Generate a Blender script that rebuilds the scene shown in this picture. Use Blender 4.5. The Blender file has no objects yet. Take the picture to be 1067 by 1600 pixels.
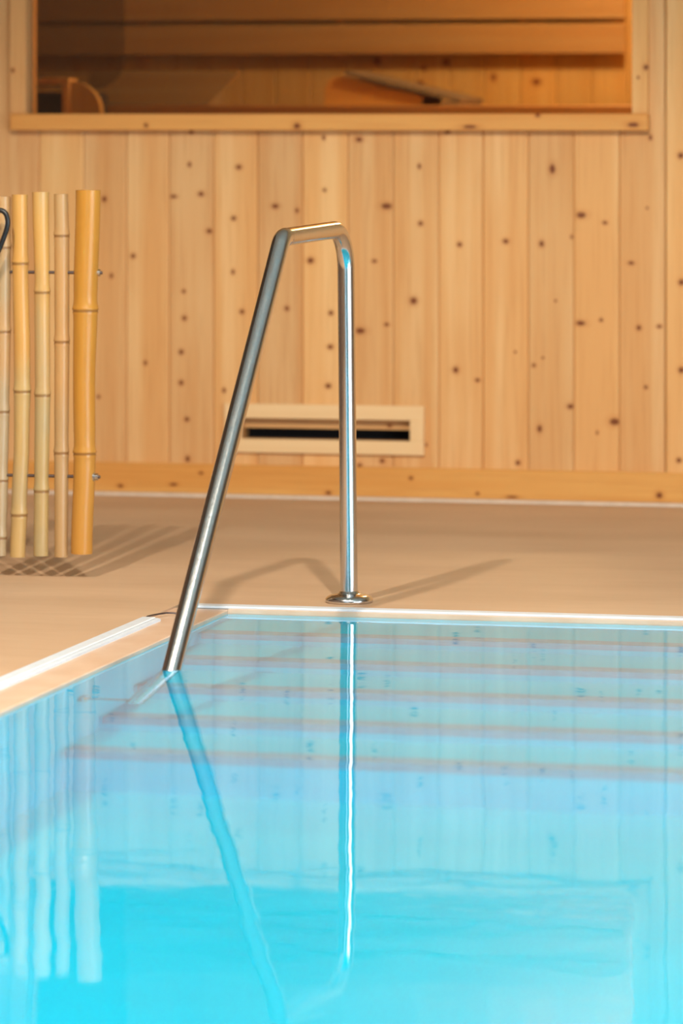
import bpy, bmesh, math, random
from mathutils import Vector, Matrix

random.seed(7)
sc = bpy.context.scene
COL = sc.collection

# ------------------------------------------------------------------ camera
cam_d = bpy.data.cameras.new('camera')
cam = bpy.data.objects.new('camera', cam_d)
COL.objects.link(cam)
cam.location = (0.0, 0.0, 1.19)
cam.rotation_euler = (math.radians(90), 0, math.radians(13))
cam_d.sensor_fit = 'VERTICAL'
cam_d.sensor_height = 36.0
cam_d.lens = 148.5
cam_d.shift_y = -610 / 1600
cam_d.clip_end = 200
cam_d.dof.use_dof = True
cam_d.dof.focus_distance = 10.15
cam_d.dof.aperture_fstop = 3.1
sc.camera = cam

# ------------------------------------------------------------------ world, lights, exposure
world = bpy.data.worlds.new('world')
sc.world = world
world.use_nodes = True
world.node_tree.nodes['Background'].inputs[0].default_value = (0.75, 0.88, 1.0, 1)
world.node_tree.nodes['Background'].inputs[1].default_value = 1.0


def area_light(name, loc, rot, sx, sy, power, color, spread=180):
    d = bpy.data.lights.new(name, 'AREA')
    d.shape = 'RECTANGLE'
    d.size, d.size_y = sx, sy
    d.energy = power
    d.color = color
    d.spread = math.radians(spread)
    o = bpy.data.objects.new(name, d)
    o.location = loc
    o.rotation_euler = rot
    COL.objects.link(o)
    return o


def lamp(name, typ, loc, power, color, radius):
    d = bpy.data.lights.new(name, typ)
    d.energy = power
    d.color = color
    d.shadow_soft_size = radius
    d.cycles.is_caustics_light = True
    if typ == 'SPOT':                    # shines straight down with a wide cone
        d.spot_size = math.radians(150)
        d.spot_blend = 0.25
    o = bpy.data.objects.new(name, d)
    o.location = loc
    COL.objects.link(o)
    return o


R90 = math.pi / 2
DAY = (0.86, 0.94, 1.0)
# daylight through the long glazing of the right wall
area_light('daylight_right', (4.42, 4.5, 1.32), (0, R90, 0), 2.55, 7.0, 280, DAY)
area_light('front_fill', (-1.8, -2.92, 1.75), (R90, 0, 0), 4.0, 3.0, 12, DAY)  # weak fill added behind the camera to even out the light
# added fill light under the closed ceiling, brightens the pool steps
area_light('ceiling_fill', (0.0, 4.0, 3.97), (0, 0, 0), 3.0, 6.0, 45, DAY)
# two ceiling spots of the pool hall
WARM = (1.0, 0.86, 0.68)
lamp('ceiling_spot', 'SPOT', (-1.25, 6.9, 3.8), 560, WARM, 0.06)
lamp('ceiling_spot', 'SPOT', (-2.96, 6.6, 3.8), 560, WARM, 0.06)
# lamp in the sauna
lamp('sauna_lamp', 'POINT', (-2.2, 14.0, 2.15), 88, (1.0, 0.84, 0.60), 0.09)
# added underwater fill lights at the unseen pool walls, brighten basin and steps
for yy in (9.0, 7.2, 5.4, 3.6):
    area_light('pool_fill', (1.36, yy, -0.75), (0, R90, 0), 0.5, 0.5, 22, (0.95, 1.0, 1.0))
area_light('pool_fill', (-0.9, 2.04, -0.75), (R90, 0, 0), 0.5, 0.5, 16, (0.95, 1.0, 1.0))

vs = sc.view_settings
sc.display_settings.display_device = 'sRGB'
vs.view_transform = 'Standard'
vs.look = 'None'
vs.exposure = 0.22
vs.gamma = 1.0
vs.use_curve_mapping = False
cy = sc.cycles
cy.max_bounces = 12
cy.diffuse_bounces = 5
cy.glossy_bounces = 6
cy.transmission_bounces = 10
cy.transparent_max_bounces = 10
cy.caustics_reflective = True
cy.caustics_refractive = True
cy.blur_glossy = 0.05
cy.sample_clamp_indirect = 6.0
cy.use_denoising = True


# ------------------------------------------------------------------ materials
def srgb(r, g, b):
    f = lambda c: (c / 255 / 12.92) if c / 255 <= 0.04045 else ((c / 255 + 0.055) / 1.055) ** 2.4
    return (f(r), f(g), f(b))


class NT:
    def __init__(self, name):
        self.m = bpy.data.materials.new(name)
        self.m.use_nodes = True
        self.t = self.m.node_tree
        self.t.nodes.clear()
        self.out = self.n('ShaderNodeOutputMaterial')

    def n(self, typ, **kw):
        nd = self.t.nodes.new(typ)
        for k, v in kw.items():
            setattr(nd, k, v)
        return nd

    def put(self, sock, val):
        if isinstance(val, bpy.types.NodeSocket):
            self.t.links.new(val, sock)
        elif isinstance(val, (tuple, list)) and sock.type == 'RGBA' and len(val) == 3:
            sock.default_value = (*val, 1)
        else:
            sock.default_value = val

    def math(self, op, a, b=0.0, clamp=False):
        nd = self.n('ShaderNodeMath', operation=op, use_clamp=clamp)
        self.put(nd.inputs[0], a)
        self.put(nd.inputs[1], b)
        return nd.outputs[0]

    def vmath(self, op, a, b):
        nd = self.n('ShaderNodeVectorMath', operation=op)
        self.put(nd.inputs[0], a)
        self.put(nd.inputs[1], b)
        return nd.outputs['Value'] if op == 'LENGTH' else nd.outputs[0]

    def maprange(self, v, a, b, c=0.0, d=1.0):
        nd = self.n('ShaderNodeMapRange')
        nd.interpolation_type = 'SMOOTHSTEP'
        for i, x in enumerate((v, a, b, c, d)):
            self.put(nd.inputs[i], x)
        return nd.outputs[0]

    def mix(self, f, a, b, mode='MIX'):
        nd = self.n('ShaderNodeMix', data_type='RGBA', blend_type=mode)
        self.put(nd.inputs[0], f)
        self.put(nd.inputs[6], a)
        self.put(nd.inputs[7], b)
        return nd.outputs[2]

    def noise(self, vec, scale, detail=2.0, rough=0.5):
        nd = self.n('ShaderNodeTexNoise')
        self.put(nd.inputs['Vector'], vec)
        nd.inputs['Scale'].default_value = scale
        nd.inputs['Detail'].default_value = detail
        nd.inputs['Roughness'].default_value = rough
        return nd.outputs[0]

    def coord(self, off=(0, 0, 0), scl=(1, 1, 1)):
        tc = self.n('ShaderNodeTexCoord')
        self.obj = tc.outputs['Object']
        v = self.vmath('ADD', self.obj, off)
        return self.vmath('MULTIPLY', v, scl)

    def bsdf(self, color, rough=0.5, metal=0.0, spec=0.5, normal=None):
        b = self.n('ShaderNodeBsdfPrincipled')
        self.put(b.inputs['Base Color'], color)
        self.put(b.inputs['Roughness'], rough)
        b.inputs['Metallic'].default_value = metal
        b.inputs['Specular IOR Level'].default_value = spec
        if normal is not None:
            self.put(b.inputs['Normal'], normal)
        self.t.links.new(b.outputs[0], self.out.inputs[0])
        return b

    def bump(self, h, strength=0.2, dist=0.01):
        b = self.n('ShaderNodeBump')
        b.inputs['Strength'].default_value = strength
        b.inputs['Distance'].default_value = dist
        self.put(b.inputs['Height'], h)
        return b.outputs[0]


def plain(name, color, rough=0.5, metal=0.0, spec=0.5, vary=0.06, scale=30):
    n = NT(name)
    v = n.noise(n.coord(), scale, 3)
    f = n.maprange(v, 0.3, 0.7)
    c = n.mix(f, tuple(x * (1 - vary) for x in color), tuple(min(1, x * (1 + vary)) for x in color))
    n.bsdf(c, rough, metal, spec)
    return n.m


def wood(name, color, axis='z', knots=(), seed=0.0, rough=0.5, contrast=1.0, plane='xz'):
    """Softwood: soft bands and fine streaks along the axis, plus knots given as (u, z, ru, rz)."""
    n = NT(name)
    st = {'z': (1, 1, 0.035), 'x': (0.035, 1, 1), 'y': (1, 0.035, 1)}[axis]
    off = (seed * 1.37, seed * 0.71, seed * 3.1)
    vec = n.coord(off, st)
    broad = n.noise(vec, 17, 1.5)
    fine = n.noise(vec, 95, 3, 0.6)
    blot = n.noise(n.coord(off, (1, 1, 0.5) if axis == 'z' else (0.5, 1, 1)), 5, 1)
    pink = (color[0] * 0.93, color[1] * 0.80, color[2] * 0.66)
    pale = (min(1, color[0] * 1.05), min(1, color[1] * 1.12), min(1, color[2] * 1.22))
    c = n.mix(n.maprange(broad, 0.33, 0.67), pink, pale)
    c = n.mix(0.5 * contrast, color, c)
    c = n.mix(n.math('MULTIPLY', n.maprange(fine, 0.45, 0.72), 0.26 * contrast), c,
              (color[0] * 0.72, color[1] * 0.55, color[2] * 0.38))
    c = n.mix(n.math('MULTIPLY', n.maprange(blot, 0.4, 0.75), 0.25 * contrast), c,
              (color[0] * 0.9, color[1] * 0.78, color[2] * 0.66))
    if knots:
        dmin = None
        jit = n.math('MULTIPLY', n.noise(n.coord(off), 160, 2), 0.5)
        for (u, z, ru, rz) in knots:
            p = n.vmath('SUBTRACT', n.obj, (u, 0, z))
            p = n.vmath('MULTIPLY', p, (1 / ru, 0, 1 / rz))
            d = n.vmath('LENGTH', p, (0, 0, 0))
            dmin = d if dmin is None else n.math('MINIMUM', dmin, d)
        dmin = n.math('ADD', dmin, jit)
        halo = n.math('MULTIPLY', n.maprange(dmin, 2.9, 0.9), 0.42)
        c = n.mix(halo, c, (color[0] * 0.68, color[1] * 0.46, color[2] * 0.28))
        c = n.mix(n.math('MULTIPLY', n.maprange(dmin, 1.45, 0.8), 0.92), c, (0.15, 0.030, 0.007))
    n.bsdf(c, rough, 0, 0.3)
    return n.m


PINE = (0.71, 0.42, 0.18)
M = {}
M['steel'] = None
n = NT('polished_steel')
sv = n.noise(n.coord((0, 0, 0), (1, 1, 0.05)), 300, 2)
n.bsdf(n.mix(sv, (0.60, 0.60, 0.61), (0.74, 0.74, 0.75)), n.maprange(sv, 0.2, 0.8, 0.13, 0.21), 1.0)
M['steel'] = n.m
M['zinc'] = plain('zinc_plated_steel', (0.62, 0.63, 0.65), 0.25, 1.0)
M['rod'] = plain('dark_threaded_steel', (0.16, 0.13, 0.13), 0.4, 0.9)
M['brown_wall'] = plain('dark_brown_cladding', (0.10, 0.055, 0.03), 0.7)
M['white_plastic'] = plain('white_pool_trim', (0.62, 0.73, 0.85), 0.35, vary=0.03)
M['black_rubber'] = plain('black_rubber', (0.012, 0.013, 0.016), 0.32)
M['black'] = plain('black_duct', (0.004, 0.004, 0.005), 0.9)
M['plaster'] = plain('warm_grey_plaster', (0.34, 0.29, 0.24), 0.8, vary=0.03, scale=4)
M['ceiling'] = plain('pale_ceiling_paint', (0.50, 0.52, 0.50), 0.85, vary=0.02, scale=4)
M['sealant'] = plain('pale_sealant', (0.62, 0.50, 0.40), 0.6)
M['stove'] = plain('dark_stove_steel', (0.03, 0.02, 0.02), 0.6)
M['grey_slat'] = plain('greyed_slat', (0.20, 0.15, 0.10), 0.6)
M['frame_white'] = plain('window_frame_paint', (0.78, 0.78, 0.78), 0.5)

n = NT('beige_resin_deck')
v1 = n.noise(n.coord((0, 0, 0), (0.35, 1, 1)), 3.2, 3)
v2 = n.noise(n.coord((5, 2, 0), (0.25, 1, 1)), 22, 4, 0.6)
c = n.mix(n.maprange(v1, 0.3, 0.7), (0.50, 0.335, 0.215), (0.575, 0.40, 0.265))
c = n.mix(n.math('MULTIPLY', n.maprange(v2, 0.45, 0.8), 0.25), c, (0.44, 0.29, 0.185))
n.bsdf(c, 0.55, 0, 0.3, n.bump(n.noise(n.coord(), 260, 2), 0.08, 0.002))
M['deck'] = n.m

n = NT('beige_stone_ledge')
v1 = n.noise(n.coord(), 9, 3)
n.bsdf(n.mix(n.maprange(v1, 0.3, 0.7), (0.60, 0.42, 0.31), (0.66, 0.50, 0.39)), 0.3, 0, 0.4)
M['ledge'] = n.m

n = NT('turquoise_pool_liner')
v1 = n.noise(n.coord(), 3, 2)
n.bsdf(n.mix(n.maprange(v1, 0.3, 0.7), (0.005, 0.60, 0.76), (0.008, 0.64, 0.80)), 0.6, 0, 0.0)
M['liner'] = n.m
M['strip'] = plain('grey_step_strip', (0.17, 0.44, 0.56), 0.7, spec=0.0)

n = NT('pool_water')
vec = n.coord((0, 0, 0), (1, 1, 1))
r1 = n.noise(vec, 2.3, 2)
r2 = n.noise(vec, 11, 1.5)
hgt = n.math('ADD', n.math('MULTIPLY', r1, 1.0), n.math('ADD', n.math('MULTIPLY', r2, 0.16), n.math('MULTIPLY', n.noise(vec, 36, 1), 0.035)))
g = n.n('ShaderNodeBsdfGlass')
g.inputs['IOR'].default_value = 1.333
g.inputs['Roughness'].default_value = 0.0
g.inputs['Color'].default_value = (1, 1, 1, 1)
n.put(g.inputs['Normal'], n.bump(hgt, 1.0, 0.0013))
n.t.links.new(g.outputs[0], n.out.inputs[0])
M['water'] = n.m

n = NT('bronze_glass')
fr = n.n('ShaderNodeFresnel')
fr.inputs[0].default_value = 1.5
tr = n.n('ShaderNodeBsdfTransparent')
tr.inputs[0].default_value = (0.76, 0.69, 0.56, 1)
gl = n.n('ShaderNodeBsdfGlossy')
gl.inputs['Roughness'].default_value = 0.0
mx = n.n('ShaderNodeMixShader')
n.t.links.new(fr.outputs[0], mx.inputs[0])
n.t.links.new(tr.outputs[0], mx.inputs[1])
n.t.links.new(gl.outputs[0], mx.inputs[2])
n.t.links.new(mx.outputs[0], n.out.inputs[0])
M['glass'] = n.m


# ------------------------------------------------------------------ mesh helpers
def box(bm, x0, x1, y0, y1, z0, z1, bevel=0.0):
    r = bmesh.ops.create_cube(bm, size=1.0)
    bmesh.ops.scale(bm, vec=(x1 - x0, y1 - y0, z1 - z0), verts=r['verts'])
    bmesh.ops.translate(bm, vec=((x0 + x1) / 2, (y0 + y1) / 2, (z0 + z1) / 2), verts=r['verts'])
    if bevel:
        es = list({e for v in r['verts'] for e in v.link_edges})
        bmesh.ops.bevel(bm, geom=es, offset=bevel, segments=1, affect='EDGES', profile=0.5)
    return bm


def tube(bm, pts, rad, seg=16, cap=True):
    pts = [Vector(p) for p in pts]
    rads = rad if isinstance(rad, (list, tuple)) else [rad] * len(pts)
    t0 = (pts[1] - pts[0]).normalized()
    ref = Vector((0, 0, 1)) if abs(t0.z) < 0.9 else Vector((1, 0, 0))
    u = (ref - t0 * ref.dot(t0)).normalized()
    rings = []
    for i, p in enumerate(pts):
        a = pts[max(0, i - 1)]
        b = pts[min(len(pts) - 1, i + 1)]
        t = (b - a).normalized()
        u = (u - t * u.dot(t)).normalized()
        w = t.cross(u)
        rings.append([bm.verts.new(p + (u * math.cos(2 * math.pi * k / seg) + w * math.sin(2 * math.pi * k / seg)) * rads[i])
                      for k in range(seg)])
    for A, B in zip(rings, rings[1:]):
        for k in range(seg):
            f = bm.faces.new((A[k], A[(k + 1) % seg], B[(k + 1) % seg], B[k]))
            f.smooth = True
    if cap:
        bm.faces.new([bm.verts.new(v.co) for v in reversed(rings[0])])   # own vertices keep the edge sharp
        bm.faces.new([bm.verts.new(v.co) for v in rings[-1]])
    return rings


def lathe(bm, prof, seg=32, origin=(0, 0, 0)):
    """prof: list of (r, z); closed onto the axis at both ends when r == 0."""
    rings = []
    for r, z in prof:
        if r == 0:
            rings.append([bm.verts.new((origin[0], origin[1], origin[2] + z))])
        else:
            rings.append([bm.verts.new((origin[0] + r * math.cos(2 * math.pi * k / seg),
                                        origin[1] + r * math.sin(2 * math.pi * k / seg), origin[2] + z)) for k in range(seg)])
    for A, B in zip(rings, rings[1:]):
        for k in range(seg):
            k2 = (k + 1) % seg
            if len(A) == 1 and len(B) == 1:
                continue
            if len(A) == 1:
                f = bm.faces.new((A[0], B[k2], B[k]))
            elif len(B) == 1:
                f = bm.faces.new((A[k], A[k2], B[0]))
            else:
                f = bm.faces.new((A[k], A[k2], B[k2], B[k]))
            f.smooth = True


def prism(bm, poly, axis, a0, a1):
    """Extrude a 2D polygon along an axis ('x': poly is (y,z); 'y': (x,z); 'z': (x,y))."""
    def P(p, a):
        return {'x': (a, p[0], p[1]), 'y': (p[0], a, p[1]), 'z': (p[0], p[1], a)}[axis]
    A = [bm.verts.new(P(p, a0)) for p in poly]
    B = [bm.verts.new(P(p, a1)) for p in poly]
    bm.faces.new(A)
    bm.faces.new(list(reversed(B)))
    for i in range(len(poly)):
        j = (i + 1) % len(poly)
        bm.faces.new((A[i], B[i], B[j], A[j]))


def arc(c, r, a0, a1, n):
    return [(c[0] + r * math.cos(a0 + (a1 - a0) * i / n), c[1] + r * math.sin(a0 + (a1 - a0) * i / n)) for i in range(n + 1)]


def to_mesh(name, bm, mat):
    bmesh.ops.recalc_face_normals(bm, faces=bm.faces)
    me = bpy.data.meshes.new(name)
    bm.to_mesh(me)
    bm.free()
    if mat is not None:
        me.materials.append(mat)
    return me


def obj(name, bm, mat, parent=None, loc=None):
    o = bpy.data.objects.new(name, to_mesh(name, bm, mat))
    COL.objects.link(o)
    if parent is not None:
        o.parent = parent
        o.location = Vector(loc or (0, 0, 0)) - Vector(parent['base'] if 'base' in parent else (0, 0, 0))
    elif loc:
        o.location = loc
    return o


def boxo(name, ext, mat, parent=None, bevel=0.0):
    """One box as an object with its origin at the box's centre."""
    x0, x1, y0, y1, z0, z1 = ext
    c = ((x0 + x1) / 2, (y0 + y1) / 2, (z0 + z1) / 2)
    bm = box(bmesh.new(), x0 - c[0], x1 - c[0], y0 - c[1], y1 - c[1], z0 - c[2], z1 - c[2], bevel)
    return obj(name, bm, mat, parent, c)


def tag(o, label=None, cat=None, group=None, kind=None):
    if label: o['label'] = label
    if cat: o['category'] = cat
    if group: o['group'] = group
    if kind: o['kind'] = kind
    return o


def empty(name, base):
    o = bpy.data.objects.new(name, None)
    o.empty_display_size = 0.1
    COL.objects.link(o)
    o.location = base
    o['base'] = base
    return o


def struct(o, label):
    return tag(o, label, kind='structure')


# ------------------------------------------------------------------ dimensions
WALL_Y = 12.97                       # face of the boards
XL, XR, YF = -5.5, 4.5, -3.0         # room
CEIL = 4.0
E0, BW = -3.9888, 0.14447            # first board edge, board width
PX0, PX1, PY0, PY1 = -2.594, 1.4, 2.0, 10.0   # pool basin inside
DEPTH = 1.25
WATER = -0.012
OX0, OX1, OZ0, OZ1 = -4.0276, -2.0671, 1.2146, 2.15   # sauna window opening

# ------------------------------------------------------------------ floor (deck round the pool)
bm = bmesh.new()
box(bm, XL, -2.733, YF, WALL_Y + 0.1, -0.25, 0.0)
box(bm, PX1 + 0.06, XR, YF, WALL_Y + 0.1, -0.25, 0.0)
box(bm, -2.733, PX1 + 0.06, 10.06, WALL_Y + 0.1, -0.25, 0.0)
box(bm, -2.733, PX1 + 0.06, YF, PY0 - 0.06, -0.25, 0.0)
struct(obj('floor', bm, M['deck']), 'beige resin pool deck between the pool and the boarded wall')

# ------------------------------------------------------------------ pool basin, steps, rim, ledge
basin = empty('trim_pool_basin', (0, 0, -DEPTH))
struct(basin, 'turquoise pool basin seen through the water')
bm = bmesh.new()
box(bm, -2.733, PX0, PY0 - 0.06, PY1 + 0.06, -DEPTH - 0.15, -0.03)
box(bm, PX1, PX1 + 0.06, PY0 - 0.06, PY1 + 0.06, -DEPTH - 0.15, -0.001)
box(bm, PX0, PX1, PY1, PY1 + 0.06, -DEPTH - 0.15, -0.03)
box(bm, PX0, PX1, PY0 - 0.06, PY0, -DEPTH - 0.15, -0.001)
obj('basin_wall', bm, M['liner'], basin)
boxo('basin_floor', (PX0, PX1, PY0, PY1, -DEPTH - 0.15, -DEPTH), M['liner'], basin)
TR, RI, D1 = 0.281, 0.17, 0.13
for k in range(5):
    d = D1 + RI * k
    yb, yf = PY1 - TR * k, PY1 - TR * (k + 1)
    st = boxo('step', (PX0, PX1, yf, yb, -DEPTH, -d), M['liner'], basin)
    bm = bmesh.new()
    prism(bm, [(yf - 0.006, -d - 0.085), (yf - 0.006, -d + 0.006), (yf + 0.065, -d + 0.006), (yf + 0.065, -d - 0.002), (yf + 0.002, -d - 0.002), (yf + 0.002, -d - 0.085)],
          'x', PX0 + 0.01, PX1 - 0.01)
    obj('nosing_strip', bm, M['strip'], basin)

boxo('ledge', (-2.733, PX0, PY0 - 0.06, 10.0178, -0.03, -0.004), M['ledge'], basin, 0.002)

rim = empty('trim_1', (-2.733, 9.7, 0))
struct(rim, 'white plastic trim along the pool edge')
bm = bmesh.new()
prism(bm, [(-2.738, -0.004), (-2.738, 0.005), (-2.709, 0.005), (-2.706, 0.003), (-2.706, -0.004)], 'y', PY0, 9.745)
obj('edge_strip', bm, M['white_plastic'], rim)
bm = bmesh.new()
prism(bm, [(-2.7035, -0.004), (-2.7035, 0.003), (-2.694, 0.001), (-2.693, -0.004)], 'y', PY0, 9.745)
obj('edge_lip', bm, M['white_plastic'], rim)
boxo('edge_strip', (-2.692, PX1, 10.018, 10.064, -0.004, 0.003), M['white_plastic'], rim, 0.0012)
boxo('ledge', (PX0, PX1, PY1, 10.0178, -0.03, -0.002), M['ledge'], basin, 0.001)
# hairline crack where the left strip is missing
bm = bmesh.new()
tube(bm, [(-2.736, 9.745, 0.0), (-2.733, 9.77, 0.003), (-2.722, 9.80, 0.004), (-2.705, 9.84, 0.004), (-2.690, 9.85, 0.003), (-2.665, 9.86, -0.002)], 0.0022, 6)
obj('joint_bead', bm, M['rod'], rim)

# ------------------------------------------------------------------ water (one closed body)
bm = box(bmesh.new(), PX0 - 0.005, PX1 + 0.005, PY0 - 0.005, PY1 + 0.0035, -DEPTH - 0.005, WATER)
bmesh.ops.split_edges(bm, edges=list(bm.edges))     # sharp edges, every face smooth on its own
for f_ in bm.faces:
    f_.smooth = True
w = obj('pool_water', bm, M['water'])
w.cycles.is_caustics_caster = True          # lets the ceiling spots light the basin through the water
for o_ in list(basin.children):
    o_.cycles.is_caustics_receiver = True
tag(w, 'clear turquoise pool water reflecting the wooden wall', 'water', kind='stuff')

# ------------------------------------------------------------------ room shell
struct(boxo('ceiling', (XL, XR, YF, WALL_Y + 0.1, CEIL, CEIL + 0.1), M['ceiling']), 'pale ceiling of the pool hall')
struct(boxo('wall_left', (XL - 0.1, XL, YF, WALL_Y + 0.1, 0, CEIL), M['brown_wall']), 'dark brown clad wall on the left side of the hall')
bm = bmesh.new()
box(bm, XR, XR + 0.1, YF, 1.0, 0, CEIL)
box(bm, XR, XR + 0.1, 8.0, WALL_Y + 0.1, 0, CEIL)
box(bm, XR, XR + 0.1, 1.0, 8.0, 0, 0.04)
box(bm, XR, XR + 0.1, 1.0, 8.0, 2.6, CEIL)
struct(obj('wall_right', bm, M['plaster']), 'grey beige wall with tall windows on the right side of the hall')
bm = bmesh.new()
box(bm, XL, -3.8, YF - 0.1, YF, 0, CEIL)
box(bm, 0.2, XR, YF - 0.1, YF, 0, CEIL)
box(bm, -3.8, 0.2, YF - 0.1, YF, 0, 0.25)
box(bm, -3.8, 0.2, YF - 0.1, YF, 3.25, CEIL)
struct(obj('wall_front', bm, M['brown_wall']), 'dark brown wall with a wide opening behind the camera')

# back wall: backing with openings for the sauna window and the vent, then single boards
VX0, VX1, VZ0, VZ1 = -3.3162, -2.7715, 0.1865, 0.252
wall = empty('wall_back', (0, WALL_Y, 0))
struct(wall, 'wall of vertical knotty pine boards behind the pool')
bm = bmesh.new()
B0, B1 = WALL_Y + 0.018, WALL_Y + 0.1
box(bm, XL, OX0, B0, B1, 0, CEIL)
box(bm, OX1, XR, B0, B1, 0, CEIL)
box(bm, OX0, OX1, B0, B1, OZ1, CEIL)
box(bm, OX0, OX1, B0, B1, VZ1, OZ0)
box(bm, OX0, OX1, B0, B1, 0, VZ0)
box(bm, OX0, VX0, B0, B1, VZ0, VZ1)
box(bm, VX1, OX1, B0, B1, VZ0, VZ1)
obj('backing', bm, wood('backing_wood', (0.5, 0.24, 0.08), 'z', seed=55), wall)

KN = {1: [(0.0008, 0.9428, 0.0081, 0.0101), (0.0241, 0.6978, 0.006, 0.0081), (-0.0183, 0.3111, 0.006, 0.006)], 2: [(-0.0482, 0.7616, 0.0081, 0.0081), (-0.008, 0.4214, 0.006, 0.0081)], 3: [(-0.0069, 1.0537, 0.006, 0.0081), (0.031, 0.9603, 0.0101, 0.0081), (-0.0596, 0.9518, 0.0121, 0.006), (0.0583, 0.8426, 0.0101, 0.0081), (-0.0259, 0.6509, 0.006, 0.006), (-0.0238, 0.5655, 0.0081, 0.0081), (-0.0343, 0.4575, 0.0081, 0.0081), (-0.0343, 0.3599, 0.0081, 0.0081), (-0.0153, 0.2442, 0.0081, 0.0081), (-0.0132, 0.1181, 0.0081, 0.0101), (-0.0006, 1.1575, 0.0081, 0.006)], 4: [(0.0102, 1.046, 0.0101, 0.0081), (-0.0065, 0.8837, 0.0081, 0.0081), (-0.0086, 0.7132, 0.006, 0.0081), (0.0207, 0.5877, 0.0081, 0.0081), (-0.0379, 0.3375, 0.006, 0.0081)], 5: [(-0.0151, 0.9228, 0.0121, 0.0081), (0.0557, 0.909, 0.006, 0.0081), (0.0224, 0.5993, 0.0081, 0.0081)], 6: [(-0.0016, 1.1395, 0.006, 0.0081), (0.0005, 0.974, 0.006, 0.006), (-0.0452, 0.7516, 0.0121, 0.0101), (0.0212, 0.5866, 0.0081, 0.0081), (0.0191, 0.4796, 0.0101, 0.0081), (0.0129, 0.3564, 0.0101, 0.0081)], 7: [(-0.0322, 1.1336, 0.0121, 0.0081), (0.0565, 0.9244, 0.0181, 0.0101), (0.0173, 0.7511, 0.0081, 0.006), (-0.0281, 0.5312, 0.0161, 0.0101), (0.0565, 0.5522, 0.0081, 0.006), (0.0421, 0.1234, 0.0081, 0.0081), (-0.0301, 0.108, 0.0081, 0.006)], 8: [(0.0169, 1.0494, 0.006, 0.0081), (0.021, 0.8707, 0.0081, 0.0081), (-0.0016, 0.6275, 0.0121, 0.0121), (0.0394, 0.1762, 0.004, 0.006)], 9: [(0.0014, 0.8052, 0.0081, 0.0081), (-0.0108, 0.4123, 0.0101, 0.0101), (0.0586, 0.3812, 0.0081, 0.006), (-0.0374, 1.1579, 0.0101, 0.006)], 10: [(0.0037, 0.8162, 0.0101, 0.0081), (0.0342, 0.4708, 0.004, 0.004), (0.0423, 0.1253, 0.0081, 0.0081)], 11: [(-0.0271, 0.8089, 0.0081, 0.0101), (0.0073, 1.0425, 0.0101, 0.0161), (0.0679, 0.8315, 0.004, 0.006), (0.0174, 0.6318, 0.004, 0.004), (-0.0514, 0.4296, 0.006, 0.006), (-0.0231, 0.4539, 0.004, 0.004), (0.0639, 0.3036, 0.0101, 0.0081), (-0.0332, 0.2323, 0.0081, 0.0121)], 12: [(-0.0463, 0.8993, 0.0161, 0.0101), (0.0282, 0.8759, 0.0081, 0.006), (-0.0483, 0.5629, 0.0161, 0.0081), (0.0162, 0.5735, 0.006, 0.006), (0.0584, 0.258, 0.0161, 0.0121), (0.0041, 0.2233, 0.004, 0.006)], 13: [(-0.0339, 0.7512, 0.0101, 0.006), (0.0162, 0.9222, 0.004, 0.004), (-0.0098, 0.551, 0.0081, 0.0081), (0.0542, 0.5556, 0.0081, 0.006), (0.0122, 0.3667, 0.006, 0.006), (0.0262, 1.1404, 0.006, 0.0081)], 14: [(-0.0223, 1.0851, 0.0101, 0.0101), (-0.0203, 0.693, 0.0101, 0.0101), (-0.0203, 0.4217, 0.0101, 0.0101), (-0.0283, 0.1424, 0.0081, 0.0081)]}
EDGE = [-3.9888, -3.8415, -3.6992, -3.5575, -3.4123, -3.2678, -3.1219, -2.9747, -2.8282, -2.6824, -2.5414, -2.3971, -2.2534, -2.1105, -1.9662]
# tint of each board against the common pine: (value, pinkness)
TINT = {-2: (0.95, 0.5), -1: (0.95, 0.45), 0: (1.05, -0.35), 1: (0.94, 0.3), 2: (1.0, 0.1), 3: (0.93, 0.3), 4: (1.02, 0.0), 5: (0.9, 0.35),
        6: (1.06, -0.2), 7: (0.95, 0.2), 8: (0.97, 0.1), 9: (1.02, 0.0), 10: (1.03, 0.0), 11: (0.94, 0.15), 12: (1.03, -0.1), 13: (0.96, 0.2), 14: (1.05, -0.3)}


def tint(v, p):
    return (PINE[0] * v * (1 - 0.03 * p), PINE[1] * v * (1 - 0.10 * p), PINE[2] * v * (1 - 0.06 * p))


def board_mesh(x0, x1, z0, z1, y_front, y_back, cx):
    ch = 0.0045
    g = 0.0004
    x0 += g; x1 -= g
    bm = bmesh.new()
    prism(bm, [(x0 - cx, y_back), (x0 - cx, y_front + ch), (x0 - cx + ch, y_front), (x1 - cx - ch, y_front), (x1 - cx, y_front + ch), (x1 - cx, y_back)], 'z', z0, z1)
    return bm


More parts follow.
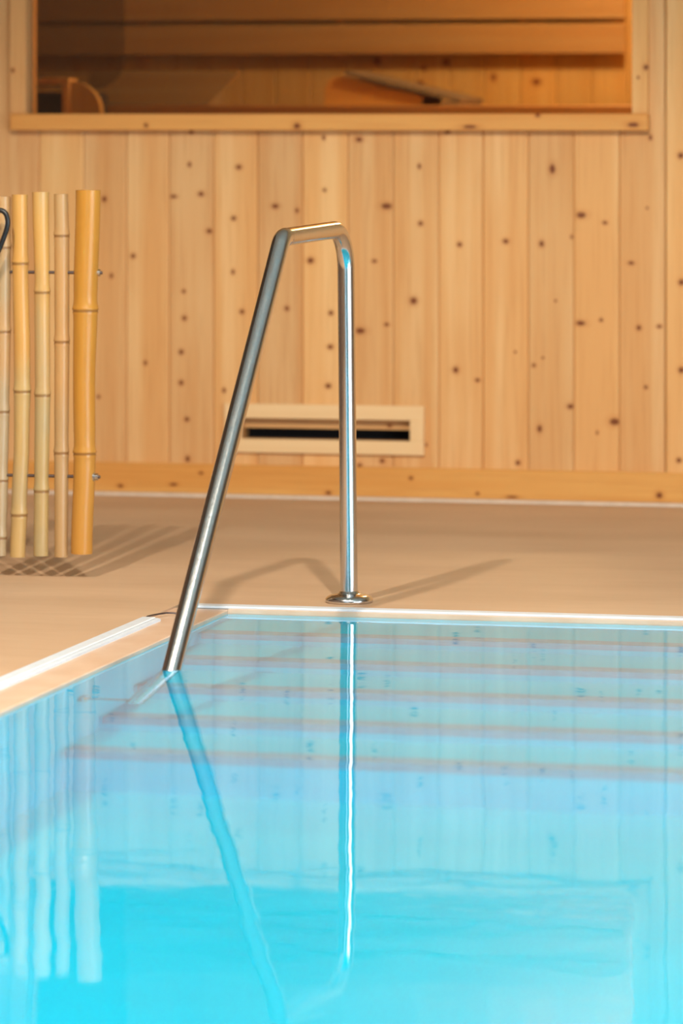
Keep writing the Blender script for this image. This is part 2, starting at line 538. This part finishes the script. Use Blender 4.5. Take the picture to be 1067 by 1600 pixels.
BASE_T, SILL_B = 0.103, 1.1623
generic = [wood('pine_board', tint(random.uniform(0.93, 1.05), random.uniform(-0.2, 0.4)), 'z', seed=70 + i,
                knots=[(random.uniform(-0.05, 0.05), 0.3 + 0.47 * j + random.uniform(-0.2, 0.2), 0.008, 0.009) for j in range(8)]) for i in range(5)]
i_lo = math.floor((XL - E0) / BW)
i_hi = math.ceil((XR - E0) / BW)
for i in range(i_lo, i_hi):
    if 0 <= i <= 13:
        x0, x1 = EDGE[i], EDGE[i + 1]
    else:
        x0, x1 = max(XL, E0 + i * BW), min(XR, E0 + (i + 1) * BW)
    if i == 14:
        x0 += 0.002
    if x1 - x0 < 0.02:
        continue
    cx = E0 + (i + 0.5) * BW
    mat = wood('pine_board', tint(*TINT[i]), 'z', KN.get(i, ()), seed=i + 11.3, contrast=1.35) if i in TINT else generic[i % 5]
    yf = -0.006 if i >= 14 else 0.0
    spans = []
    if -1 <= i <= 13:
        if i == -1:
            spans = [(x0, x1, BASE_T, SILL_B), (x0, OX0 - 0.002, SILL_B, CEIL)]
        elif i == 13:
            spans = [(x0, x1, BASE_T, SILL_B), (OX1 + 0.002, x1, SILL_B, CEIL)]
        else:
            spans = [(x0, x1, BASE_T, SILL_B), (x0, x1, OZ1 + 0.03, CEIL)]
        out = []
        for (a, b, z0, z1) in spans:       # cut out the vent
            if z0 < VZ0 < z1 and b > VX0 - 0.03 and a < VX1 + 0.03:
                out += [(a, b, z0, VZ0 - 0.012), (a, b, VZ1 + 0.012, z1)]
                if a < VX0 - 0.03: out.append((a, VX0 - 0.028, VZ0 - 0.012, VZ1 + 0.012))
                if b > VX1 + 0.03: out.append((VX1 + 0.028, b, VZ0 - 0.012, VZ1 + 0.012))
            else:
                out.append((a, b, z0, z1))
        spans = out
    else:
        spans = [(x0, x1, BASE_T, CEIL)]
    for (a, b, z0, z1) in spans:
        obj('board', board_mesh(a, b, z0, z1, yf, 0.018, cx), mat, wall, (cx, WALL_Y, 0))

# baseboard and the pale joint under it
bk = [(-3.7111, 0.0305, 0.010, 0.006), (-3.4456, 0.0763, 0.008, 0.005), (-3.5359, 0.0381, 0.014, 0.005), (-1.9804, 0.0345, 0.011, 0.010), (-2.5528, 0.0285, 0.006, 0.005), (-2.4431, 0.0203, 0.02, 0.004), (-3.031, 0.0216, 0.010, 0.006), (-2.7653, 0.073, 0.007, 0.006)]
bm = bmesh.new()
prism(bm, [(12.945, 0.012), (12.945, 0.100), (12.949, 0.104), (WALL_Y + 0.017, 0.104), (WALL_Y + 0.017, 0.012)], 'x', XL, XR)
bb = obj('baseboard_back', bm, wood('baseboard_pine', (0.68, 0.345, 0.095), 'x', bk, seed=3.3, contrast=1.3))
struct(bb, 'orange pine baseboard under the vertical boards')
bm = bmesh.new()
prism(bm, [(12.942, 0.0), (12.944, 0.010), (12.95, 0.012), (12.99, 0.012), (12.99, 0.0)], 'x', XL, XR)
struct(obj('trim_2', bm, M['sealant']), 'thin pale joint between deck and baseboard')

# ------------------------------------------------------------------ sauna window
win = empty('window_1', (-3.05, WALL_Y, OZ0))
struct(win, 'sauna window with bronze glass and pine frame')
fk = [(-2.0231, 1.3584, 0.008, 0.009), (-2.0471, 1.3267, 0.004, 0.005), (-4.0704, 1.354, 0.006, 0.007)]
fwood = wood('frame_pine', (0.74, 0.42, 0.16), 'z', fk, seed=20.1)
bm = box(bmesh.new(), OX1, -2.0171, 12.95, 13.07, OZ0, OZ1 + 0.03, 0.002)
obj('window_frame', bm, fwood, win)
bm = box(bmesh.new(), -4.0811, OX0, 12.95, 13.07, OZ0, OZ1 + 0.03, 0.002)
obj('window_frame', bm, wood('frame_pine', (0.70, 0.40, 0.17), 'z', fk, seed=24.1), win)
bm = box(bmesh.new(), OX0, OX1, 12.95, 13.07, OZ1, OZ1 + 0.03, 0.002)
obj('window_frame', bm, wood('frame_pine', (0.72, 0.40, 0.15), 'x', seed=27.1), win)
sk = [(-3.6223, 1.1778, 0.007, 0.007), (-3.1289, 1.1759, 0.012, 0.010), (-2.0599, 1.1801, 0.019, 0.008), (-2.5743, 1.174, 0.024, 0.006), (-2.3594, 1.2099, 0.008, 0.006)]
bm = box(bmesh.new(), -4.0748, -2.014, 12.93, 13.07, SILL_B, OZ0, 0.003)
obj('window_sill', bm, wood('sill_pine', (0.70, 0.34, 0.095), 'x', sk, seed=8.8), win)
bm = box(bmesh.new(), OX0, OX1, 13.02, 13.028, OZ0, OZ1)
obj('glass_pane', bm, M['glass'], win)

# ------------------------------------------------------------------ wall vent
vent = empty('air_vent', (-3.05, WALL_Y, 0.143))
tag(vent, 'flat pale wooden air vent with black slot low on the pine wall', 'vent')
pale = wood('pale_lime_wood', (0.78, 0.55, 0.30), 'x', seed=31, contrast=0.4)
paleV = wood('pale_lime_wood', (0.78, 0.55, 0.30), 'z', seed=33, contrast=0.4)
for ext, m_ in (((-3.3727, -2.7264, 12.955, 12.969, VZ1, 0.2979), pale), ((-3.3727, -2.7264, 12.955, 12.969, 0.1431, VZ0), pale),
                ((-3.3727, VX0, 12.955, 12.969, VZ0, VZ1), paleV), ((VX1, -2.7264, 12.955, 12.969, VZ0, VZ1), paleV)):
    boxo('frame_side', ext, m_, vent, 0.0015)
boxo('sliding_panel', (VX0, VX1, 12.992, 13.004, 0.2195, VZ1 + 0.004),
     wood('vent_panel_pine', (0.60, 0.34, 0.14), 'x', [(0.20, -0.005, 0.008, 0.006)], seed=41), vent)
bm = bmesh.new()
box(bm, VX0, VX1, 13.05, 13.06, VZ0 - 0.01, VZ1 + 0.01)
box(bm, VX0, VX1, 13.005, 13.05, VZ0 - 0.004, VZ0 + 0.0005)
obj('duct', bm, M['black'], vent)

# ------------------------------------------------------------------ sauna room
SX0, SX1, SY0, SY1, SZ = -5.4, -1.5, WALL_Y + 0.1, 15.0, 2.35
sw = wood('sauna_pine', (0.56, 0.35, 0.13), 'z', seed=61)
struct(boxo('wall_sauna_left', (SX0 - 0.05, SX0, SY0, SY1, 0, SZ), sw), 'pine side wall inside the sauna on the left')
struct(boxo('wall_sauna_right', (SX1, SX1 + 0.05, SY0, SY1, 0, SZ), sw), 'pine side wall inside the sauna on the right')
struct(boxo('floor_sauna', (SX0, SX1, SY0, SY1 + 0.05, -0.05, 0), M['deck']), 'floor inside the sauna')
struct(boxo('ceiling_sauna', (SX0, SX1, SY0, SY1 + 0.05, SZ, SZ + 0.05), sw), 'pine ceiling inside the sauna')
sback = empty('wall_sauna_back', (0, SY1, 0))
struct(sback, 'knotty pine boards of the back wall inside the sauna')
bm = box(bmesh.new(), SX0, SX1, SY1 + 0.018, SY1 + 0.05, 0, SZ)
obj('backing', bm, M['grey_slat'], sback)
skn = [(-3.328, 1.4112, 0.014, 0.012), (-3.1568, 1.3827, 0.010, 0.010), (-3.0739, 1.4057, 0.012, 0.012), (-3.1687, 1.3293, 0.010, 0.009), (-2.8992, 1.3496, 0.010, 0.013), (-2.7418, 1.3331, 0.016, 0.012)]
nb = 30
bw = (SX1 - SX0) / nb
for i in range(nb):
    x0 = SX0 + i * bw
    cx = x0 + bw / 2
    kk = [(k[0] - cx, k[1], k[2], k[3]) for k in skn if x0 <= k[0] < x0 + bw]
    v = random.uniform(0.88, 1.06)
    mt = wood('sauna_board_pine', (0.60 * v, 0.38 * v, 0.135 * v), 'z', kk, seed=80 + i) if kk or i % 5 == 0 else mt0
    if not kk: mt0 = mt
    obj('board', board_mesh(x0, x0 + bw, 0, SZ, 0.0, 0.018, cx), mt, sback, (cx, SY1, 0))

bench = empty('sauna_bench', (-3.4, 14.5, 0))
tag(bench, 'upper slatted wooden sauna bench seen behind the window glass', 'bench')
bwood = wood('bench_wood', (0.42, 0.21, 0.075), 'x', seed=44)
for k in range(6):
    y = 14.22 + k * 0.115
    boxo('bench_slat', (-5.35, -1.55, y, y + 0.095, 1.218, 1.246), bwood, bench, 0.004)
boxo('front_board', (-5.35, -1.55, 14.19, 14.216, 1.14, 1.246), bwood, bench, 0.004)
for x in (-5.1, -4.1, -3.1, -2.1):
    boxo('bench_support', (x, x + 0.06, 14.25, 14.88, 1.14, 1.217), bwood, bench)
    boxo('leg', (x, x + 0.06, 14.26, 14.33, 0, 1.139), bwood, bench)
    boxo('leg', (x, x + 0.06, 14.80, 14.87, 0, 1.139), bwood, bench)

rest = empty('bench_backrest', (-3.5, 14.95, 1.43))
tag(rest, 'wide wooden backrest slats on the wall above the sauna bench', 'backrest')
z = 1.4326
for k, hgt_ in enumerate((0.110, 0.110, 0.110, 0.110)):
    boxo('slat', (-5.3, -2.4072, 14.925, 14.955, z, z + hgt_), wood('slat_wood', (0.38, 0.23, 0.095), 'x', seed=47 + k), rest, 0.004)
    z += hgt_ + 0.0145
for x in (-4.95, -4.22, -3.47, -3.31, -2.80):
    boxo('batten', (x, x + 0.03, 14.956, 14.999, 1.42, z), wood('batten_wood', (0.6, 0.33, 0.13), 'z', seed=x), rest)

# headrests lying on the bench
h1 = empty('headrest', (-4.0, 14.45, 1.247))
tag(h1, 'left slanted wooden headrest on the sauna bench, wide flat panel', 'headrest', 'headrests on the sauna bench')
hw = wood('headrest_wood', (0.27, 0.18, 0.085), 'x', seed=51)
bm = bmesh.new()
pf = [(-4.247, 14.36, 1.25), (-3.80, 14.36, 1.25), (-3.728, 14.52, 1.368), (-4.271, 14.52, 1.372)]
A = [bm.verts.new(p) for p in pf]
B = [bm.verts.new((p[0], p[1] + 0.02, p[2] - 0.003)) for p in pf]
bm.faces.new(A); bm.faces.new(list(reversed(B)))
for i in range(4):
    bm.faces.new((A[i], B[i], B[(i + 1) % 4], A[(i + 1) % 4]))
obj('panel', bm, hw, h1)
for x in (-4.22, -3.82):
    bm = bmesh.new()
    prism(bm, [(14.39, 1.2475), (14.60, 1.2475), (14.60, 1.27), (14.53, 1.36)], 'x', x, x + 0.02)
    obj('cheek', bm, hw, h1)
h2 = empty('headrest', (-3.2, 14.5, 1.247))
tag(h2, 'right wedge shaped sauna headrest with pale cheek and grey slats', 'headrest', 'headrests on the sauna bench')
hw2 = wood('pale_headrest_wood', (0.66, 0.36, 0.09), 'x', seed=53)
prof = [(-3.385, 1.2475), (-3.385, 1.30), (-3.372, 1.335), (-3.345, 1.348), (-3.30, 1.345), (-3.18, 1.31), (-3.06, 1.285), (-3.035, 1.27), (-3.04, 1.2475)]
for y in (14.40, 14.72):
    bm = bmesh.new()
    prism(bm, prof, 'y', y, y + 0.025)
    obj('cheek', bm, hw2, h2)
for k in range(6):
    t = k / 6
    xa, xb = -3.31 + 0.42 * t, -3.31 + 0.42 * (t + 0.9 / 6)
    za, zb = 1.352 - 0.098 * t, 1.352 - 0.098 * (t + 0.9 / 6)
    bm = bmesh.new()
    prism(bm, [(xa, za), (xb, zb), (xb + 0.004, zb + 0.016), (xa + 0.004, za + 0.016)], 'y', 14.38, 14.77)
    obj('slat', bm, M['grey_slat'], h2)
boxo('front_stop', (-2.96, -2.90, 14.38, 14.77, 1.2475, 1.262), M['grey_slat'], h2)

# tinted pane added to imitate a dark rounded reflection in the window glass
n = NT('reflection_tint')
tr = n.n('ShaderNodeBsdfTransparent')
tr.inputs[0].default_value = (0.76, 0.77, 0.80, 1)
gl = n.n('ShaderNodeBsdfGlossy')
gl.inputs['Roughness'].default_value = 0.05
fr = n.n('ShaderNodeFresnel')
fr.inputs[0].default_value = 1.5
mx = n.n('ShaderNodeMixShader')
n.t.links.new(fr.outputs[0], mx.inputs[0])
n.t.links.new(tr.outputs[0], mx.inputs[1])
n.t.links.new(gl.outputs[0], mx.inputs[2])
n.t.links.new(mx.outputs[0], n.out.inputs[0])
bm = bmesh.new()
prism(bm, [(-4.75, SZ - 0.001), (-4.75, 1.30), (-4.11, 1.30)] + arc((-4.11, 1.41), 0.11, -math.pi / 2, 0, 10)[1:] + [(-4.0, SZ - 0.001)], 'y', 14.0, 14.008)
gs = obj('reflection_pane', bm, n.m)
tag(gs, 'added tinted pane imitating a dark rounded reflection at upper left of the window', 'imitated reflection')

# stove guard at the left end of the window
sg = empty('stove_guard', (-4.15, 13.6, 0))
tag(sg, 'wooden guard with rounded side panel at lower left of sauna window', 'guard')
gw = wood('guard_wood', (0.66, 0.38, 0.14), 'z', seed=57)
boxo('top_rail', (-4.75, -4.066, 13.56, 13.66, 1.316, 1.336), gw, sg, 0.003)
for x in (-4.75, -4.090):
    boxo('post', (x, x + 0.024, 13.56, 13.60, 0, 1.316), gw, sg, 0.003)
bm = bmesh.new()
prism(bm, [(-4.066, 0.0)] + [(-3.962, 0.0)] + arc((-4.066, 1.22), 0.104, 0, math.pi / 2, 10)[0:] , 'y', 13.58, 13.62)
obj('rounded_panel', bm, wood('guard_panel_wood', (0.55, 0.34, 0.12), 'z', seed=59), sg)
stv = boxo('stove', (-4.70, -4.10, 13.68, 14.15, 0.0, 1.29), M['stove'], None, 0.01)
tag(stv, 'dark sauna stove behind the wooden guard', 'stove')

# ------------------------------------------------------------------ stainless handrail
R = 0.0215
base = Vector((-2.334, 10.194, 0.0))
ptop = Vector((-2.341, 10.186, 0.926))
joint = Vector((-2.3803, 9.6858, 0.916))
wl = Vector((-2.4478, 8.9487, WATER))
ldir = (wl - joint).normalized()
lend = wl + ldir * (0.29 / -ldir.z)


def fillet(p, a, b, r, n):
    """arc that rounds the corner p between directions to a and to b"""
    da, db = (a - p).normalized(), (b - p).normalized()
    ang = da.angle(db)
    t = r / math.tan(ang / 2)
    c = p + (da + db).normalized() * (r / math.sin(ang / 2))
    s, e = p + da * t - c, p + db * t - c
    tot = s.angle(e)
    ax = s.cross(e).normalized()
    return [c + Matrix.Rotation(tot * i / n, 3, ax) @ s for i in range(n + 1)]


rail = empty('handrail', tuple(base))
tag(rail, 'bent stainless steel handrail standing at the pool corner', 'handrail')
arc1 = fillet(ptop, base, joint, 0.10, 18)
arc2 = fillet(joint, ptop, lend, 0.05, 10)
cut = arc2[0] + (arc1[-1] - arc2[0]).normalized() * 0.004
bm = bmesh.new()
tube(bm, [base + Vector((0, 0, 0.004))] + [base.lerp(arc1[0], k / 6) for k in range(1, 6)] + arc1 + [arc1[-1].lerp(cut, k / 4) for k in range(1, 5)], R, 32)
obj('post', bm, M['steel'], rail)
bm = bmesh.new()
tube(bm, [cut] + arc2 + [arc2[-1].lerp(lend, k / 8) for k in range(1, 9)], R, 32)
obj('sloping_leg', bm, M['steel'], rail)
bm = bmesh.new()
dcut = (arc1[-1] - cut).normalized()
tube(bm, [cut - dcut * 0.004, cut - dcut * 0.001, cut + dcut * 0.001, cut + dcut * 0.004], [R * 1.0, R * 1.035, R * 1.035, R * 1.0], 32)
obj('weld_bead', bm, M['steel'], rail)
bm = bmesh.new()
lathe(bm, [(R, 0.001), (0.058, 0.001), (0.0595, 0.004), (0.0585, 0.010), (0.053, 0.0155), (0.044, 0.019), (0.034, 0.021), (0.027, 0.0225), (0.0235, 0.027), (R, 0.0285)], 48, tuple(base))
obj('base_flange', bm, M['steel'], rail)
# stud and rosette that fix the leg to the pool wall under water
mid = wl.lerp(lend, 0.92)
bm = bmesh.new()
tube(bm, [mid, Vector((PX0 + 0.012, mid.y, mid.z))], 0.010, 12)
stud = obj('wall_stud', bm, M['steel'], rail)
bm = bmesh.new()
tube(bm, [Vector((PX0 + 0.014, mid.y, mid.z)), Vector((PX0 + 0.001, mid.y, mid.z))], 0.032, 20)
obj('wall_rosette', bm, M['steel'], stud)

# ------------------------------------------------------------------ bamboo screen
BY = 10.56


def bamboo_mat(name, top, low, nodes, seed, grey=0.0, zg=0.5):
    n = NT(name)
    vec = n.coord((seed, seed * 2, seed * 3), (1, 1, 0.06))
    st = n.noise(vec, 70, 3)
    bl = n.noise(n.coord((seed, seed, seed), (1, 1, 0.4)), 9, 3)
    sep = n.n('ShaderNodeSeparateXYZ')
    n.t.links.new(n.obj, sep.inputs[0])
    zz = n.math('ADD', sep.outputs[2], n.math('MULTIPLY', n.math('SUBTRACT', bl, 0.5), 0.16))
    c = n.mix(n.maprange(zz, zg - 0.05, zg + 0.05), low, top)
    c = n.mix(n.math('MULTIPLY', n.maprange(st, 0.45, 0.75), 0.22), c, tuple(x * 0.62 for x in low))
    c = n.mix(n.math('MULTIPLY', n.maprange(bl, 0.45, 0.75), grey), c, (0.33, 0.30, 0.20))
    dm = None
    for z_ in nodes:
        d = n.math('ABSOLUTE', n.math('SUBTRACT', sep.outputs[2], z_ - 0.004))
        dm = d if dm is None else n.math('MINIMUM', dm, d)
    c = n.mix(n.math('MULTIPLY', n.maprange(dm, 0.0055, 0.0015), 0.7), c, (0.20, 0.085, 0.025))
    n.bsdf(c, 0.27, 0, 0.5)
    return n.m


screen = empty('bamboo_screen', (-3.27, BY, 0))
tag(screen, 'screen of upright bamboo canes bolted on two steel rods left of the pool', 'screen')
CANES = [
    ([(-3.3463, 0.9943, 0.0209), (-3.3454, 0.8638, 0.0201), (-3.3472, 0.6429, 0.0201), (-3.3498, 0.4337, 0.0192), (-3.3533, 0.253, 0.0193), (-3.3559, 0.0555, 0.0184)],
     [0.864, 0.644, 0.435, 0.255, 0.105], (0.48, 0.29, 0.13), (0.42, 0.31, 0.18), 0.5, 0.5),
    ([(-3.2991, 0.9995, 0.0209), (-3.2974, 0.8223, 0.0209), (-3.293, 0.5716, 0.0217), (-3.293, 0.4881, 0.0217), (-3.2947, 0.3711, 0.0201), (-3.3026, 0.167, 0.0209), (-3.307, 0.0532, 0.0201)],
     [0.823, 0.489, 0.166], (0.58, 0.31, 0.085), (0.50, 0.33, 0.13), 0.45, 0.55),
    ([(-3.2442, 1.0063, 0.0217), (-3.2389, 0.7459, 0.02), (-3.2372, 0.4805, 0.02), (-3.2398, 0.2301, 0.0192), (-3.2415, 0.0581, 0.0192)],
     [0.748, 0.48, 0.23], (0.58, 0.33, 0.10), (0.46, 0.31, 0.12), 0.45, 0.5),
    ([(-3.1885, 1.0016, 0.0184), (-3.1867, 0.8965, 0.0195), (-3.1867, 0.6197, 0.0195), (-3.1876, 0.3312, 0.0187), (-3.1876, 0.056, 0.0175)],
     [0.896, 0.619, 0.33], (0.50, 0.28, 0.11), (0.44, 0.27, 0.12), 0.25, 0.45),
    ([(-3.113, 1.0118, 0.0325), (-3.1208, 0.7037, 0.0317), (-3.1251, 0.5071, 0.0290), (-3.1242, 0.3323, 0.0285), (-3.1329, 0.0656, 0.0283)],
     [0.702, 0.33], (0.50, 0.23, 0.036), (0.50, 0.24, 0.045), 0.0, 0.4),
]


def lerp_path(P, z):
    P = sorted(P, key=lambda p: p[1])
    for a, b in zip(P, P[1:]):
        if a[1] <= z <= b[1]:
            t = (z - a[1]) / (b[1] - a[1])
            t = t * t * (3 - 2 * t) if len(P) > 3 else t
            return a[0] + (b[0] - a[0]) * t, a[2] + (b[2] - a[2]) * t
    return (P[0][0], P[0][2]) if z < P[0][1] else (P[-1][0], P[-1][2])


for ci, (P, nd, top, low, grey, zg) in enumerate(CANES):
    z0, z1 = min(p[1] for p in P), max(p[1] for p in P)
    zs = {z0, z1}
    k = z0
    while k < z1:
        zs.add(k); k += 0.04
    for q in nd:
        for dz in (-0.03, -0.014, -0.007, -0.004, -0.001, 0.004, 0.009, 0.018, 0.035):
            zs.add(q + dz)
    zs = sorted(z for z in zs if z0 <= z <= z1)
    pts, rads = [], []
    for z in zs:
        x, r = lerp_path(P, z)
        b = 0.0
        for q in nd:
            e = z - q
            b += 0.10 * math.exp(-(e / 0.010) ** 2) - (0.075 if abs(e + 0.004) < 0.0015 else 0) - 0.03 * math.exp(-((e - 0.03) / 0.02) ** 2)
        pts.append((x, BY + 0.004 * math.sin(ci * 2 + z * 3), z))
        rads.append(r * (1 + b))
    bm = bmesh.new()
    rg = tube(bm, pts, rads, 20, cap=False)
    # hollow cut ends
    for ring, dz in ((rg[0], 0.03), (rg[-1], -0.03)):
        cen = sum((v.co for v in ring), Vector()) / len(ring)
        ring = [bm.verts.new(v.co) for v in ring]
        inner = [bm.verts.new(cen + (v.co - cen) * 0.72) for v in ring]
        deep = [bm.verts.new(cen + (v.co - cen) * 0.70 + Vector((0, 0, dz))) for v in ring]
        m_ = len(ring)
        for j in range(m_):
            bm.faces.new((ring[j], ring[(j + 1) % m_], inner[(j + 1) % m_], inner[j]))
            bm.faces.new((inner[j], inner[(j + 1) % m_], deep[(j + 1) % m_], deep[j]))
        bm.faces.new(deep)
    obj('bamboo_cane', bm, bamboo_mat('bamboo', top, low, nd, ci * 3.7 + 1, grey, zg), screen)
for z, xe in ((0.797, -3.082), (0.266, -3.088)):
    bm = bmesh.new()
    tube(bm, [(-3.47, BY, z), (xe + 0.006, BY, z)], 0.0042, 10)
    rod_ = obj('rod', bm, M['rod'], screen)
    bm = bmesh.new()
    tube(bm, [(xe - 0.008, BY, z), (xe + 0.001, BY, z)], 0.0088, 6)
    tube(bm, [(xe - 0.012, BY, z), (xe - 0.0085, BY, z)], 0.0125, 18)
    obj('nut', bm, M['zinc'], rod_)
bm = bmesh.new()
tube(bm, [(-3.47, BY, 0.004), (-3.47, BY, 1.05)], 0.03, 20)
obj('post', bm, M['zinc'], screen)
bm = bmesh.new()
lathe(bm, [(0.0, 0.001), (0.08, 0.001), (0.08, 0.006), (0.031, 0.010), (0.0, 0.010)], 28, (-3.47, BY, 0))
obj('base_plate', bm, M['zinc'], screen)

# black loop at the left edge
hp = [(-3.442, 10.52, 0.95), (-3.40, 10.49, 0.957), (-3.3722, 10.48, 0.9573), (-3.3496, 10.48, 0.9607), (-3.3253, 10.48, 0.9592), (-3.3131, 10.48, 0.9509), (-3.3079, 10.48, 0.9327), (-3.3097, 10.48, 0.9144), (-3.3201, 10.48, 0.8845), (-3.334, 10.48, 0.8529), (-3.3531, 10.48, 0.8162), (-3.3774, 10.48, 0.7744), (-3.42, 10.49, 0.72), (-3.442, 10.52, 0.69)]
cur = []
for i in range(len(hp) - 1):
    p0, p1, p2, p3 = (Vector(hp[max(0, min(len(hp) - 1, i + k))]) for k in (-1, 0, 1, 2))
    for j in range(5):
        t = j / 5
        cur.append(0.5 * ((2 * p1) + (p2 - p0) * t + (2 * p0 - 5 * p1 + 4 * p2 - p3) * t * t + (3 * p1 - p0 - 3 * p2 + p3) * t ** 3))
cur.append(Vector(hp[-1]))
bm = bmesh.new()
tube(bm, cur, 0.0068, 14)
hs = obj('hose_loop', bm, M['black_rubber'])
tag(hs, 'black curved hose loop at the left edge before the bamboo canes', 'hose')
